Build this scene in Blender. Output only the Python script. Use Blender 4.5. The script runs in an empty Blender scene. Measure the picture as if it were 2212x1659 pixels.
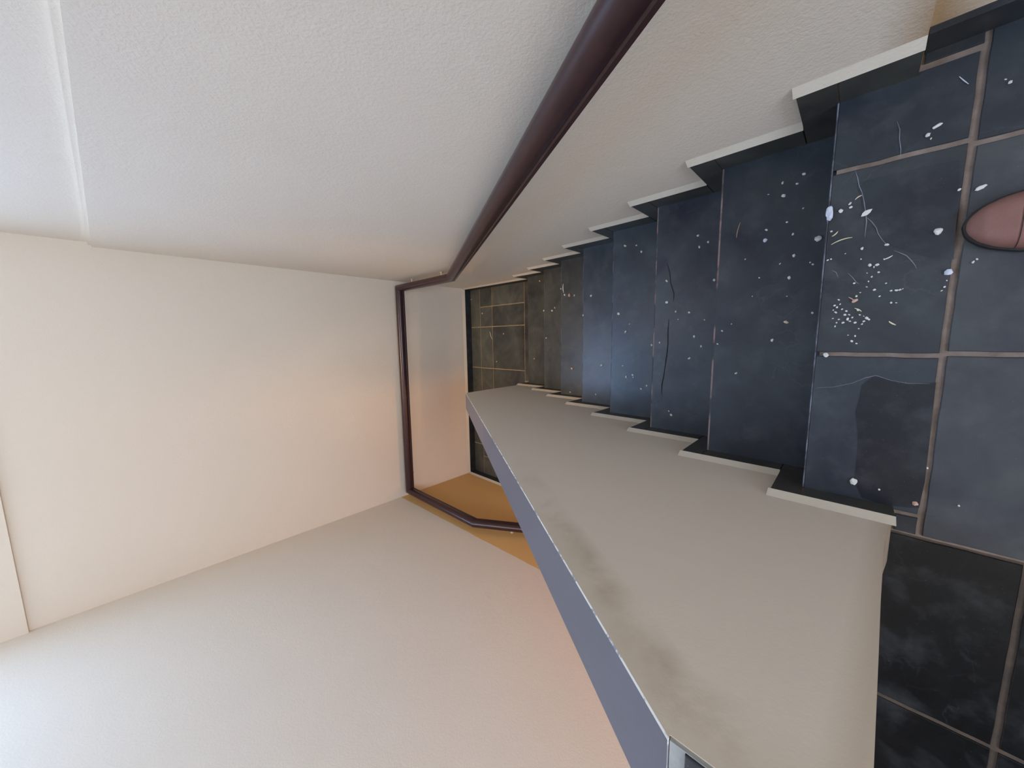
import bpy, bmesh, math, random
from mathutils import Vector, Matrix, noise
random.seed(7)
sc = bpy.context.scene
C = sc.collection

# ------------------------------------------------------------------ camera
CAM = Vector((-0.0285, -0.0658, 1.1387))
RX = Vector((-0.01553519, -0.72061973, -0.69315644))   # image right
RY = Vector((-0.99177189, -0.07699616, 0.10227463))    # image down
RZ = Vector((-0.12707151, 0.68904194, -0.71349425))    # view direction
FPX = 764.04
cam_d = bpy.data.cameras.new('camera')
cam = bpy.data.objects.new('camera', cam_d)
C.objects.link(cam)
m = Matrix.Identity(4)
for i in range(3):
    m[i][0], m[i][1], m[i][2], m[i][3] = RX[i], -RY[i], -RZ[i], CAM[i]
cam.matrix_world = m
cam_d.sensor_width = 36.0
cam_d.sensor_fit = 'HORIZONTAL'
cam_d.lens = FPX / 2212 * 36
cam_d.clip_start = 0.02
sc.camera = cam

# ------------------------------------------------------------------ world, window light, exposure
w = bpy.data.worlds.new('world'); sc.world = w; w.use_nodes = True
wb = w.node_tree.nodes['Background']
wb.inputs[0].default_value = (0.62, 0.76, 1.0, 1); wb.inputs[1].default_value = 1.5
sc.view_settings.view_transform = 'Standard'
sc.view_settings.look = 'None'
sc.view_settings.gamma = 1.0
sc.view_settings.exposure = 1.06
sc.view_settings.use_curve_mapping = False

def area(name, loc, direction, sx, sy, power, col):
    d = bpy.data.lights.new(name, 'AREA'); d.shape = 'RECTANGLE'
    d.size = sx; d.size_y = sy; d.energy = power; d.color = col
    o = bpy.data.objects.new(name, d); C.objects.link(o)
    o.location = loc
    o.rotation_euler = Vector(direction).to_track_quat('-Z', 'Z').to_euler()
    return o

WX0, WX1, WZ0, WZ1 = -1.15, -0.05, 2.15, 3.35        # stair window opening
area('window_daylight', ((WX0 + WX1) / 2, 3.08, (WZ0 + WZ1) / 2), (0, -1, -0.35), WX1 - WX0 - .1, WZ1 - WZ0 - .1, 36, (0.34, 0.585, 1.0))
HX0, HX1, HZ0, HZ1 = -0.9, 0.3, 1.35, 2.65             # hall window opening behind the camera
area('hall_daylight', ((HX0 + HX1) / 2, -2.95, (HZ0 + HZ1) / 2), (0, 1, 0), HX1 - HX0 - .1, HZ1 - HZ0 - .1, 43, (0.70, 0.80, 1.0))
area('stair_ceiling_fill', (0.16, 2.25, 3.86), (0, 0, -1), .5, .9, 4, (0.95, 0.92, 1.0))  # added unseen fill that lifts the walls of the descending flight
area('lower_storey_fill', (-1.03, -1.1, -1.35), (0, 1, -.05), .8, .9, 9, (1.0, 0.45, 0.14))  # added warm fill in the unseen lower storey, warms the landing walls

sd = bpy.data.lights.new('landing_fill_spot', 'SPOT'); sd.energy = 170; sd.color = (1.0, 0.62, 0.27); sd.spot_size = math.radians(33); sd.spot_blend = .75; sd.shadow_soft_size = .09
so_ = bpy.data.objects.new('landing_fill_spot', sd); C.objects.link(so_); so_.location = (-0.38, 2.08, 3.85)  # added unseen spot that warms the landing and the lowest treads

# ------------------------------------------------------------------ measured staircase
Y = [0.0, 0.2721, 0.5462, 0.8289, 1.113, 1.3944, 1.6736, 1.9651]
Z = [0.0, -0.1696, -0.3518, -0.5224, -0.6963, -0.866, -1.0287, -1.1723, -1.3347]
XR, XL, XLL, YF = 0.4957, -0.4292, -1.5055, 2.9272
ZL = Z[8]
BR, BL, CR, CL = 0.0898, 0.063, 0.0694, 0.0616
SK = 0.012
PT = 0.122                       # parapet thickness
XO = XL - PT
ZTOP = 3.9
ZBOT = -2.72

def px(u, v, ax, val):
    """point where the photograph's ray through (u,v) meets a wall, floor or tread plane (used to measure positions)"""
    d = RX * ((u - 1106) / FPX) + RY * ((v - 829.5) / FPX) + RZ
    return CAM + d * ((val - CAM[ax]) / d[ax])

# ------------------------------------------------------------------ materials
def nmat(name):
    mt = bpy.data.materials.new(name); mt.use_nodes = True
    nt = mt.node_tree; b = nt.nodes['Principled BSDF']
    return mt, nt, b
def N(nt, t, **kw):
    n = nt.nodes.new(t)
    for k, v in kw.items():
        if k.startswith('i_'):
            n.inputs[int(k[2:]) if k[2:].isdigit() else k[2:]].default_value = v
        else: setattr(n, k, v)
    return n
def L(nt, a, b): nt.links.new(a, b)
def ramp(nt, fac, p0, c0, p1, c1):
    r = N(nt, 'ShaderNodeValToRGB'); r.color_ramp.elements[0].position = p0; r.color_ramp.elements[0].color = (*c0, 1)
    r.color_ramp.elements[1].position = p1; r.color_ramp.elements[1].color = (*c1, 1)
    L(nt, fac, r.inputs[0]); return r.outputs[0]
def mixc(nt, fac, a, b):
    mx = N(nt, 'ShaderNodeMix', data_type='RGBA')
    if isinstance(fac, float): mx.inputs[0].default_value = fac
    else: L(nt, fac, mx.inputs[0])
    for i, s in ((6, a), (7, b)):
        if isinstance(s, tuple): mx.inputs[i].default_value = (*s, 1)
        else: L(nt, s, mx.inputs[i])
    return mx.outputs[2]
def mathn(nt, op, a, b=None, c=None):
    n = N(nt, 'ShaderNodeMath', operation=op)
    for i, s in enumerate((a, b, c)):
        if s is None: continue
        if isinstance(s, (int, float)): n.inputs[i].default_value = s
        else: L(nt, s, n.inputs[i])
    return n.outputs[0]
def pos(nt): return N(nt, 'ShaderNodeNewGeometry').outputs['Position']
def sep(nt, v):
    s = N(nt, 'ShaderNodeSeparateXYZ'); L(nt, v, s.inputs[0]); return s.outputs
def noise_n(nt, vec, scale, detail=4, rough=.5, dist=0):
    n = N(nt, 'ShaderNodeTexNoise'); n.inputs['Scale'].default_value = scale; n.inputs['Detail'].default_value = detail
    n.inputs['Roughness'].default_value = rough; n.inputs['Distortion'].default_value = dist
    L(nt, vec, n.inputs['Vector']); return n.outputs['Fac']
def bump(nt, b, h, strength, dist):
    bp = N(nt, 'ShaderNodeBump'); bp.inputs['Strength'].default_value = strength; bp.inputs['Distance'].default_value = dist
    L(nt, h, bp.inputs['Height']); L(nt, bp.outputs[0], b.inputs['Normal'])

CREAM = (0.80, 0.70, 0.57)
def plaster(name, col=CREAM, stain=None, rough=.75, bs=.5, bd=.0016):
    mt, nt, b = nmat(name); p = pos(nt)
    big = noise_n(nt, p, 1.7, 3)
    c = mixc(nt, big, tuple(x * .965 for x in col), tuple(min(1, x * 1.03) for x in col))
    if stain: c = stain(nt, p, c)
    if isinstance(c, tuple): b.inputs['Base Color'].default_value = (*c, 1)
    else: L(nt, c, b.inputs['Base Color'])
    b.inputs['Roughness'].default_value = rough
    b.inputs['Specular IOR Level'].default_value = .3
    fine = noise_n(nt, p, 150, 4, .55, .4)
    mid = noise_n(nt, p, 45, 2, .5)
    h = mathn(nt, 'ADD', mathn(nt, 'MULTIPLY', fine, 1.0), mathn(nt, 'MULTIPLY', mid, .6))
    bump(nt, b, h, bs, bd)
    return mt

def step01(nt, v, a, b_):
    n = N(nt, 'ShaderNodeMapRange'); n.clamp = True
    n.inputs[1].default_value = a; n.inputs[2].default_value = b_
    L(nt, v, n.inputs[0]); return n.outputs[0]

def ochre_dado(nt, p, c):          # ochre paint below a brushed line on the left wall
    s = sep(nt, p)
    line = mathn(nt, 'ADD', mathn(nt, 'MULTIPLY', s[1], .040), -.540)
    wob = mathn(nt, 'MULTIPLY', noise_n(nt, p, 9, 3), .012)
    d = mathn(nt, 'SUBTRACT', mathn(nt, 'ADD', line, wob), s[2])
    f = step01(nt, d, 0.0, .006)
    return mixc(nt, f, c, (0.74, 0.45, 0.17))
def corner_rust(nt, p, c):         # brown water stain in the corner beside the top floor
    s = sep(nt, p)
    d = mathn(nt, 'ABSOLUTE', mathn(nt, 'ADD', s[1], .125))
    n_ = noise_n(nt, p, 14, 4, .6, .5)
    f1 = step01(nt, mathn(nt, 'ADD', d, mathn(nt, 'MULTIPLY', n_, .03)), .085, .02)
    f2 = step01(nt, s[2], .62, .1)
    f = mathn(nt, 'MULTIPLY', mathn(nt, 'MULTIPLY', f1, f2), .75)
    return mixc(nt, f, c, (0.42, 0.25, 0.10))
def hand_marks(nt, p, c):          # grubby smudges along the upper edge of the sloping parapet and its near end
    s = sep(nt, p)
    top = mathn(nt, 'MINIMUM', mathn(nt, 'ADD', mathn(nt, 'MULTIPLY', s[1], -.6707), .842), .815)
    d = mathn(nt, 'SUBTRACT', top, s[2])
    n_ = noise_n(nt, p, 6, 5, .6, .6)
    e = mathn(nt, 'ABSOLUTE', mathn(nt, 'SUBTRACT', d, .05))
    f1 = step01(nt, e, .05, .01)
    f2 = step01(nt, n_, .42, .66)
    f3 = step01(nt, s[1], .75, .2)
    f = mathn(nt, 'MULTIPLY', mathn(nt, 'MULTIPLY', f1, f2), mathn(nt, 'MULTIPLY', f3, .5))
    c = mixc(nt, f, c, (0.33, 0.23, 0.13))
    f4 = step01(nt, d, .10, .0)
    c = mixc(nt, mathn(nt, 'MULTIPLY', mathn(nt, 'MULTIPLY', f4, f3), .28), c, (0.47, 0.37, 0.24))
    g = mathn(nt, 'MULTIPLY', step01(nt, mathn(nt, 'ADD', s[1], mathn(nt, 'MULTIPLY', s[2], -.07)), -.120, -.150), .45)
    return mixc(nt, g, c, (0.50, 0.38, 0.26))

M = {}
M['wall'] = plaster('cream_plaster')
M['wall_r'] = plaster('cream_roller_plaster', (0.80, .705, .59), corner_rust, bs=.55, bd=.0018)
M['wall_rec'] = plaster('cream_plaster_stained', CREAM, corner_rust)
M['wall_l'] = plaster('cream_over_ochre', CREAM, ochre_dado)
M['parapet'] = plaster('parapet_cream', (0.82, .725, .61), hand_marks, bs=.14)
M['bevel'] = plaster('cream_mortar_bevel', (0.66, .585, .47), bs=.3)
M['ceil'] = plaster('white_ceiling', (0.8, .78, .74))
def grey_paint():
    mt, nt, b = nmat('grey_gloss_paint'); p = pos(nt)
    c = mixc(nt, noise_n(nt, p, 3, 3), (0.115, .112, .135), (0.135, .132, .16))
    chip = step01(nt, noise_n(nt, p, 60, 5, .7), .70, .73)
    c = mixc(nt, chip, c, (0.3, .3, .31))
    L(nt, c, b.inputs['Base Color']); b.inputs['Roughness'].default_value = .42
    bump(nt, b, noise_n(nt, p, 60, 3), .2, .001)
    return mt
M['grey'] = grey_paint()
def chipped():
    mt, nt, b = nmat('chipped_plaster_edge'); p = pos(nt)
    f = step01(nt, noise_n(nt, p, 38, 4, .7), .42, .50)
    L(nt, mixc(nt, f, (0.27, .27, .30), (0.80, .76, .68)), b.inputs['Base Color']); b.inputs['Roughness'].default_value = .7
    return mt
M['chip'] = chipped()

def slate():
    """slate: one colour per tile from the mesh, cleft layers, pale dust and fine veins"""
    mt, nt, b = nmat('dark_slate'); p = pos(nt)
    at = N(nt, 'ShaderNodeAttribute', attribute_name='tint')
    big = noise_n(nt, p, 5, 5, .55, .8)
    c = mixc(nt, step01(nt, big, .3, .7), (0.020, .022, .031), (0.045, .052, .055))
    mul = N(nt, 'ShaderNodeMix', data_type='RGBA', blend_type='MULTIPLY'); mul.inputs[0].default_value = 1
    L(nt, c, mul.inputs[6]); L(nt, at.outputs['Color'], mul.inputs[7]); c = mul.outputs[2]
    # dusty specks and thin wavy cleft lines
    vo = N(nt, 'ShaderNodeTexVoronoi', feature='DISTANCE_TO_EDGE'); vo.inputs['Scale'].default_value = 3.4
    ad = N(nt, 'ShaderNodeVectorMath', operation='ADD')
    nz = N(nt, 'ShaderNodeTexNoise'); nz.inputs['Scale'].default_value = 7; nz.inputs['Detail'].default_value = 5
    L(nt, p, nz.inputs['Vector'])
    sc_ = N(nt, 'ShaderNodeVectorMath', operation='SCALE'); sc_.inputs[3].default_value = .32
    L(nt, nz.outputs['Color'], sc_.inputs[0]); L(nt, p, ad.inputs[0]); L(nt, sc_.outputs[0], ad.inputs[1]); L(nt, ad.outputs[0], vo.inputs['Vector'])
    vein = step01(nt, vo.outputs['Distance'], .010, .002)
    vmask = step01(nt, noise_n(nt, p, 4.3, 2), .53, .62)
    c = mixc(nt, mathn(nt, 'MULTIPLY', mathn(nt, 'MULTIPLY', vein, vmask), .06), c, (0.25, .26, .29))
    dust = step01(nt, noise_n(nt, p, 300, 2, .6), .70, .76)
    c = mixc(nt, mathn(nt, 'MULTIPLY', dust, .16), c, (0.4, .4, .4))
    haze = step01(nt, noise_n(nt, p, 13, 4, .6), .5, .8)
    c = mixc(nt, mathn(nt, 'MULTIPLY', haze, .14), c, (0.22, .22, .23))
    L(nt, c, b.inputs['Base Color'])
    r = mathn(nt, 'ADD', mathn(nt, 'MULTIPLY', big, .18), .24)
    L(nt, r, b.inputs['Roughness'])
    b.inputs['Specular IOR Level'].default_value = .35
    cl = N(nt, 'ShaderNodeMath', operation='SNAP'); L(nt, noise_n(nt, p, 6, 4, .5, 1.0), cl.inputs[0]); cl.inputs[1].default_value = .09
    h = mathn(nt, 'ADD', mathn(nt, 'MULTIPLY', cl.outputs[0], 3), mathn(nt, 'MULTIPLY', noise_n(nt, p, 70, 5, .6), .5))
    bump(nt, b, h, .35, .0014)
    return mt
M['slate'] = slate()
def grout(name, a, c_, mask=None):
    mt, nt, b = nmat(name); p = pos(nt)
    c = mixc(nt, step01(nt, noise_n(nt, p, 22, 5, .6), .35, .65), a, c_)
    if mask:
        f = step01(nt, noise_n(nt, p, mask, 4, .6), .46, .56)
        c = mixc(nt, f, (0.05, .052, .06), c)
    L(nt, c, b.inputs['Base Color']); b.inputs['Roughness'].default_value = .85
    bump(nt, b, noise_n(nt, p, 120, 4), .5, .002)
    return mt
M['grout'] = grout('brown_grout', (0.14, .103, .078), (0.23, .175, .14))
M['vein'] = grout('pale_cleft_line', (0.13, .14, .16), (0.22, .23, .26))
M['crack'] = grout('dark_crack', (0.004, .004, .005), (0.008, .008, .01))
M['end_stain'] = grout('stained_plaster_end', (0.22, .155, .10), (0.30, .22, .15))
M['grout_tan'] = grout('tan_grout', (0.28, .20, .10), (0.40, .30, .17))
M['mortar'] = grout('pale_mortar', (0.30, .30, .28), (0.38, .37, .34))
M['grout_shaded'] = grout('shaded_brown_grout', (0.05, .038, .028), (0.09, .06, .04))  # brown grout darkened to paint in the shade beyond the parapet
M['edge_red'] = grout('reddish_worn_edge', (0.30, .16, .13), (0.24, .19, .17), 9)
M['edge_dusty'] = grout('dusty_worn_edge', (0.20, .20, .24), (0.12, .125, .15), 12)
def simple(name, col, rough=.5, metal=0, spec=.5):
    mt, nt, b = nmat(name); p = pos(nt)
    c = mixc(nt, noise_n(nt, p, 40, 3), tuple(x * .88 for x in col), tuple(min(1, x * 1.1) for x in col))
    L(nt, c, b.inputs['Base Color']); b.inputs['Roughness'].default_value = rough
    b.inputs['Metallic'].default_value = metal; b.inputs['Specular IOR Level'].default_value = spec
    return mt
def rail_mat():
    mt, nt, b = nmat('dark_brown_varnished_wood'); p = pos(nt)
    mp = N(nt, 'ShaderNodeMapping'); mp.inputs['Scale'].default_value = (60, 5, 5); L(nt, p, mp.inputs[0])
    c = mixc(nt, noise_n(nt, mp.outputs[0], 3, 5, .6), (0.024, .009, .012), (0.052, .021, .023))
    L(nt, c, b.inputs['Base Color']); b.inputs['Roughness'].default_value = .30
    bump(nt, b, noise_n(nt, p, 90, 3), .15, .0006)
    return mt
M['rail'] = rail_mat()
M['bracket'] = simple('painted_bracket', (0.68, .62, .52), .5)
M['crumb'] = simple('pale_plaster', (0.62, .60, .54), .8)
M['straw'] = simple('dry_straw', (0.68, .58, .38), .7)
M['pink'] = simple('pink_plaster', (0.55, .33, .26), .8)
M['flake'] = simple('greyish_paint_flake', (0.55, .58, .66), .6)
M['twig'] = simple('brown_twig', (0.28, .18, .12), .8)
M['added_door'] = simple('added_door_wood', (.035, .022, .016), .5)
M['frame'] = simple('white_frame_paint', (0.75, .75, .73), .4)
M['leather'] = None
def leather():
    mt, nt, b = nmat('reddish_brown_leather'); p = pos(nt)
    c = mixc(nt, noise_n(nt, p, 26, 4, .6), (0.20, .088, .066), (0.29, .145, .115))
    L(nt, c, b.inputs['Base Color']); b.inputs['Roughness'].default_value = .68
    v = N(nt, 'ShaderNodeTexVoronoi'); v.inputs['Scale'].default_value = 480; L(nt, p, v.inputs['Vector'])
    bump(nt, b, v.outputs['Distance'], .25, .0006)
    return mt
M['leather'] = leather()
M['rubber'] = simple('black_sole', (0.015, .013, .012), .6)
def glass():
    mt, nt, b = nmat('window_glass')
    b.inputs['Base Color'].default_value = (.95, .98, 1, 1); b.inputs['Roughness'].default_value = 0
    b.inputs['Transmission Weight'].default_value = 1; b.inputs['IOR'].default_value = 1.05
    return mt
M['glass'] = glass()

# ------------------------------------------------------------------ mesh helpers
class MB:
    def __init__(s): s.v = []; s.f = []; s.mi = []; s.col = []; s.mats = []
    def mat(s, m_):
        if m_ not in s.mats: s.mats.append(m_)
        return s.mats.index(m_)
    def poly(s, pts, m_, tint=(1, 1, 1)):
        i = len(s.v); s.v += [tuple(q) for q in pts]; s.f.append(tuple(range(i, i + len(pts)))); s.mi.append(s.mat(m_)); s.col.append(tint)
    def box(s, x0, x1, y0, y1, z0, z1, m_, tint=(1, 1, 1), ch=0.0, chm=None):
        if ch <= 0:
            P = [(x, y, z) for x in (x0, x1) for y in (y0, y1) for z in (z0, z1)]
            for f in ((0, 1, 3, 2), (4, 6, 7, 5), (0, 4, 5, 1), (2, 3, 7, 6), (0, 2, 6, 4), (1, 5, 7, 3)):
                s.poly([P[k] for k in f], m_, tint)
        else:   # chamfered top rim
            chm = chm or m_
            c = ch
            A = [(x0, y0), (x1, y0), (x1, y1), (x0, y1)]; I = [(x0 + c, y0 + c), (x1 - c, y0 + c), (x1 - c, y1 - c), (x0 + c, y1 - c)]
            s.poly([(a, b, z1) for a, b in I], m_, tint)
            s.poly([(a, b, z0) for a, b in reversed(A)], m_, tint)
            for k in range(4):
                j = (k + 1) % 4
                s.poly([(*A[k], z1 - c), (*A[j], z1 - c), (*I[j], z1), (*I[k], z1)], chm, tint)
                s.poly([(*A[k], z0), (*A[j], z0), (*A[j], z1 - c), (*A[k], z1 - c)], m_, tint)
    def prism(s, prof, x0, x1, m_, tint=(1, 1, 1), sidem=None):
        """(y,z) outline extruded along x; sidem = list of materials of the edge faces"""
        n = len(prof)
        s.poly([(x0, a, b) for a, b in prof], m_, tint); s.poly([(x1, a, b) for a, b in reversed(prof)], m_, tint)
        for k in range(n):
            j = (k + 1) % n
            mm = (sidem[k] if sidem and sidem[k] else m_)
            s.poly([(x0, *prof[k]), (x1, *prof[k]), (x1, *prof[j]), (x0, *prof[j])], mm, tint)
    def build(s, name, parent=None, smooth=False):
        me = bpy.data.meshes.new(name); me.from_pydata(s.v, [], s.f)
        for q in s.mats: me.materials.append(q)
        for p_, i in zip(me.polygons, s.mi): p_.material_index = i; p_.use_smooth = smooth
        ca = me.color_attributes.new('tint', 'FLOAT_COLOR', 'CORNER')
        for p_, c in zip(me.polygons, s.col):
            for li in p_.loop_indices: ca.data[li].color = (*c, 1)
        bm = bmesh.new(); bm.from_mesh(me); bmesh.ops.remove_doubles(bm, verts=bm.verts, dist=1e-6)
        bmesh.ops.recalc_face_normals(bm, faces=bm.faces); bm.to_mesh(me); bm.free()
        o = bpy.data.objects.new(name, me); C.objects.link(o)
        if parent: o.parent = parent; o.matrix_parent_inverse = parent.matrix_world.inverted()
        return o
def struct(o, label=None):
    o['kind'] = 'structure'
    if label: o['label'] = label
    return o
def tag(o, label, cat, group=None, kind=None):
    o['label'] = label; o['category'] = cat
    if group: o['group'] = group
    if kind: o['kind'] = kind
    return o
def empty(name, loc):
    o = bpy.data.objects.new(name, None); C.objects.link(o); o.location = loc; o.empty_display_size = .05
    bpy.context.view_layer.update(); return o
def sweep(name, path, prof, m_, parent=None, smooth=True):
    """mitred sweep of a closed (side, up) profile along a path"""
    P = [Vector(p) for p in path]; rings = []
    D = [(P[i + 1] - P[i]).normalized() for i in range(len(P) - 1)]
    for i, p in enumerate(P):
        d = D[min(i, len(D) - 1)] if i == 0 else D[i - 1]
        side = d.cross(Vector((0, 0, 1))).normalized(); up = side.cross(d).normalized()
        n = d if i in (0, len(P) - 1) else (D[i - 1] + D[i]).normalized()
        ring = []
        for a, b in prof:
            q = p + side * a + up * b
            ring.append(q + d * ((p - q).dot(n) / d.dot(n)))
        rings.append(ring)
    v = [q for r in rings for q in r]; k = len(prof); f = []
    for i in range(len(P) - 1):
        for j in range(k): f.append((i * k + j, i * k + (j + 1) % k, (i + 1) * k + (j + 1) % k, (i + 1) * k + j))
    f.append(tuple(range(k))[::-1]); f.append(tuple((len(P) - 1) * k + j for j in range(k)))
    me = bpy.data.meshes.new(name); me.from_pydata([tuple(q) for q in v], [], f); me.materials.append(m_)
    for p_ in me.polygons: p_.use_smooth = smooth and len(p_.vertices) == 4
    o = bpy.data.objects.new(name, me); C.objects.link(o)
    if parent: o.parent = parent; o.matrix_parent_inverse = parent.matrix_world.inverted()
    if smooth:
        es = o.modifiers.new('split', 'EDGE_SPLIT'); es.split_angle = math.radians(28)
    return o
circ = lambda r, n=10: [(r * math.cos(2 * math.pi * k / n), r * math.sin(2 * math.pi * k / n)) for k in range(n)]

# ------------------------------------------------------------------ walls
# right wall: lower part flush, upper part set back behind a ledge near eye level
b = MB(); led = [(-0.118, 1.125), (3.15, 1.285)]
lo = [(-0.118, -0.3), (3.15, -0.3), led[1], led[0]]
b.prism([(-0.118, ZBOT), (3.15, ZBOT), led[1], led[0]], XR, XR + .2, M['wall_r'])
b.prism([(-0.118, led[0][1]), (3.15, led[1][1]), (3.15, ZTOP), (-0.118, ZTOP)], XR + .022, XR + .2, M['wall_r'])
# plaster fillet on the ledge
b.prism([(-0.118, led[0][1] - .001), (3.15, led[1][1] - .001), (3.15, led[1][1] + .012), (-0.118, led[0][1] + .012)], XR + .008, XR + .03, M['wall_r'])
struct(b.build('wall_right'))
# recessed wall beside the upper floor
b = MB(); b.box(.532, XR + .2, -3.0, -.118, -.25, ZTOP, M['wall_rec']); struct(b.build('wall_right_hall'))
# far wall with window opening and a shallow step in the plaster above 1.7 m
b = MB(); FB = YF + .24
for (x0, x1, z0, z1) in ((XLL - .2, XR + .2, ZBOT, 1.70),):
    b.box(x0, x1, YF, FB, z0, z1, M['wall'])
PR = YF - .016
for (x0, x1, z0, z1) in ((XLL - .2, XR + .2, 1.70, WZ0), (XLL - .2, XR + .2, WZ1, ZTOP), (XLL - .2, WX0, WZ0, WZ1), (WX1, XR + .2, WZ0, WZ1)):
    b.box(x0, x1, PR, FB, z0, z1, M['wall'])
struct(b.build('wall_far'))
b = MB(); b.box(XLL - .2, XLL, -.17, YF, ZBOT, ZTOP, M['wall_l']); struct(b.build('wall_left'))
# parapet (wall between the two flights)
prof = [(-.158, ZBOT), (2.02, ZBOT), (2.02, -.515), (.039, .8135), (-.104, .8135), (-.117, .552), (-.124, .409), (-.139, .136), (-.158, 0.0)]
b = MB()
e = .0018
def off(p, dn): return p
sl = Vector((2.02 - .039, -.515 - .8135)).normalized(); nr = Vector((-sl.y, sl.x))
if nr.y < 0: nr = -nr
A0 = Vector((2.02, -.515)); A1 = Vector((.039, .8135))
a0 = A0 - nr * e; a1 = A1 - nr * e
body = [(-.158, ZBOT), (2.02, ZBOT), tuple(a0), tuple(a1), (.039, .808), (-.104, .808), (-.117, .552), (-.124, .409), (-.139, .136), (-.158, 0.0)]
b.prism(body, XO, XL, M['parapet'], (1, 1, 1), [None] * 5 + [M['end_stain']] * 4 + [None])
# grey painted sloping top with chipped rims
def quad(p0, p1, xa, da, xb, db, m_):
    q = [(xa, *(p0 - nr * da)), (xb, *(p0 - nr * db)), (xb, *(p1 - nr * db)), (xa, *(p1 - nr * da))]
    b.poly(q, m_)
quad(A0, A1, XO + e, 0, XL - e, 0, M['grey'])
quad(A0, A1, XL - e, 0, XL, e, M['chip'])
quad(A0, A1, XO, e, XO + e, 0, M['chip'])
b.poly([(XO, *a0), (XO + e, *A0), (XL - e, *A0), (XL, *a0)], M['chip'])
b.poly([(XO, *a1), (XO + e, *A1), (XL - e, *A1), (XL, *a1)], M['chip'])
struct(b.build('wall_parapet'), 'cream parapet wall between the two flights with a grey painted sloping top')
# slate coping on the level part of the parapet, bedded in pale mortar
b = MB()
b.box(XO + .001, XL - .001, -.104, .037, .8075, .8125, M['mortar'])
b.box(XO + .002, XL - .002, -.104, .022, .8125, .8155, M['slate'], (.9, .85, .9), .001)
struct(b.build('trim_1'), 'dark slate coping on the level top of the parapet')
# hall shell
b = MB(); BY = -3.0
for (x0, x1, z0, z1) in ((-1.7, .75, -.25, HZ0), (-1.7, .75, HZ1, ZTOP), (-1.7, HX0, HZ0, HZ1), (HX1, .75, HZ0, HZ1)):
    b.box(x0, x1, BY - .2, BY, z0, z1, M['wall'])
struct(b.build('wall_back'))
b = MB(); b.box(-1.9, -1.7, BY - .2, .0, -.25, ZTOP, M['wall']); struct(b.build('wall_left_hall'))
b = MB(); b.box(-1.7, XLL - .2, -.17, 0.03, -.25, ZTOP, M['wall']); struct(b.build('wall_front_hall'))
b = MB(); b.box(-1.9, XR + .25, BY - .2, FB, ZTOP, ZTOP + .15, M['ceil']); struct(b.build('ceiling'))

def window(n, x0, x1, z0, z1, ypane, face):
    root = empty('window_%d' % n, ((x0 + x1) / 2, ypane, z0)); struct(root)
    b = MB(); t = .05; d = .03
    b.box(x0, x1, ypane - d, ypane + d, z0, z0 + t, M['frame']); b.box(x0, x1, ypane - d, ypane + d, z1 - t, z1, M['frame'])
    b.box(x0, x0 + t, ypane - d, ypane + d, z0, z1, M['frame']); b.box(x1 - t, x1, ypane - d, ypane + d, z0, z1, M['frame'])
    xm = (x0 + x1) / 2; b.box(xm - .02, xm + .02, ypane - d, ypane + d, z0, z1, M['frame'])
    b.build('window_frame', root)
    b = MB(); b.box(x0 + t, x1 - t, ypane - .003, ypane + .003, z0 + t, z1 - t, M['glass']); b.build('window_pane', root)
window(1, WX0, WX1, WZ0, WZ1, YF + .20, -1)
window(2, HX0, HX1, HZ0, HZ1, BY - .15, 1)
dr = empty('added_door_1', (-1.68, -.75, 0)); struct(dr)  # unseen, added dark so the slate beyond the parapet mirrors something dark
b = MB(); b.box(-1.699, -1.665, -1.25, -.22, .005, 2.1, M['added_door'])
for (ya, yb, za, zb) in ((-1.12, -.80, .2, .95), (-.67, -.35, .2, .95), (-1.12, -.80, 1.1, 1.95), (-.67, -.35, 1.1, 1.95)):
    b.box(-1.667, -1.655, ya, yb, za, zb, M['added_door'], (1, 1, 1), .008)
b.build('added_door_leaf', dr)
b = MB(); b.box(-1.665, -1.60, -1.18, -1.15, 1.0, 1.03, M['bracket']); b.box(-1.615, -1.60, -1.18, -1.05, 1.0, 1.03, M['bracket']); b.build('added_door_handle', dr)

# ------------------------------------------------------------------ slate floors
def tint(k=1.0, hue=0):
    return (k * (1 - .04 * hue), k, k * (1 + .06 * hue))
b = MB()
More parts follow.
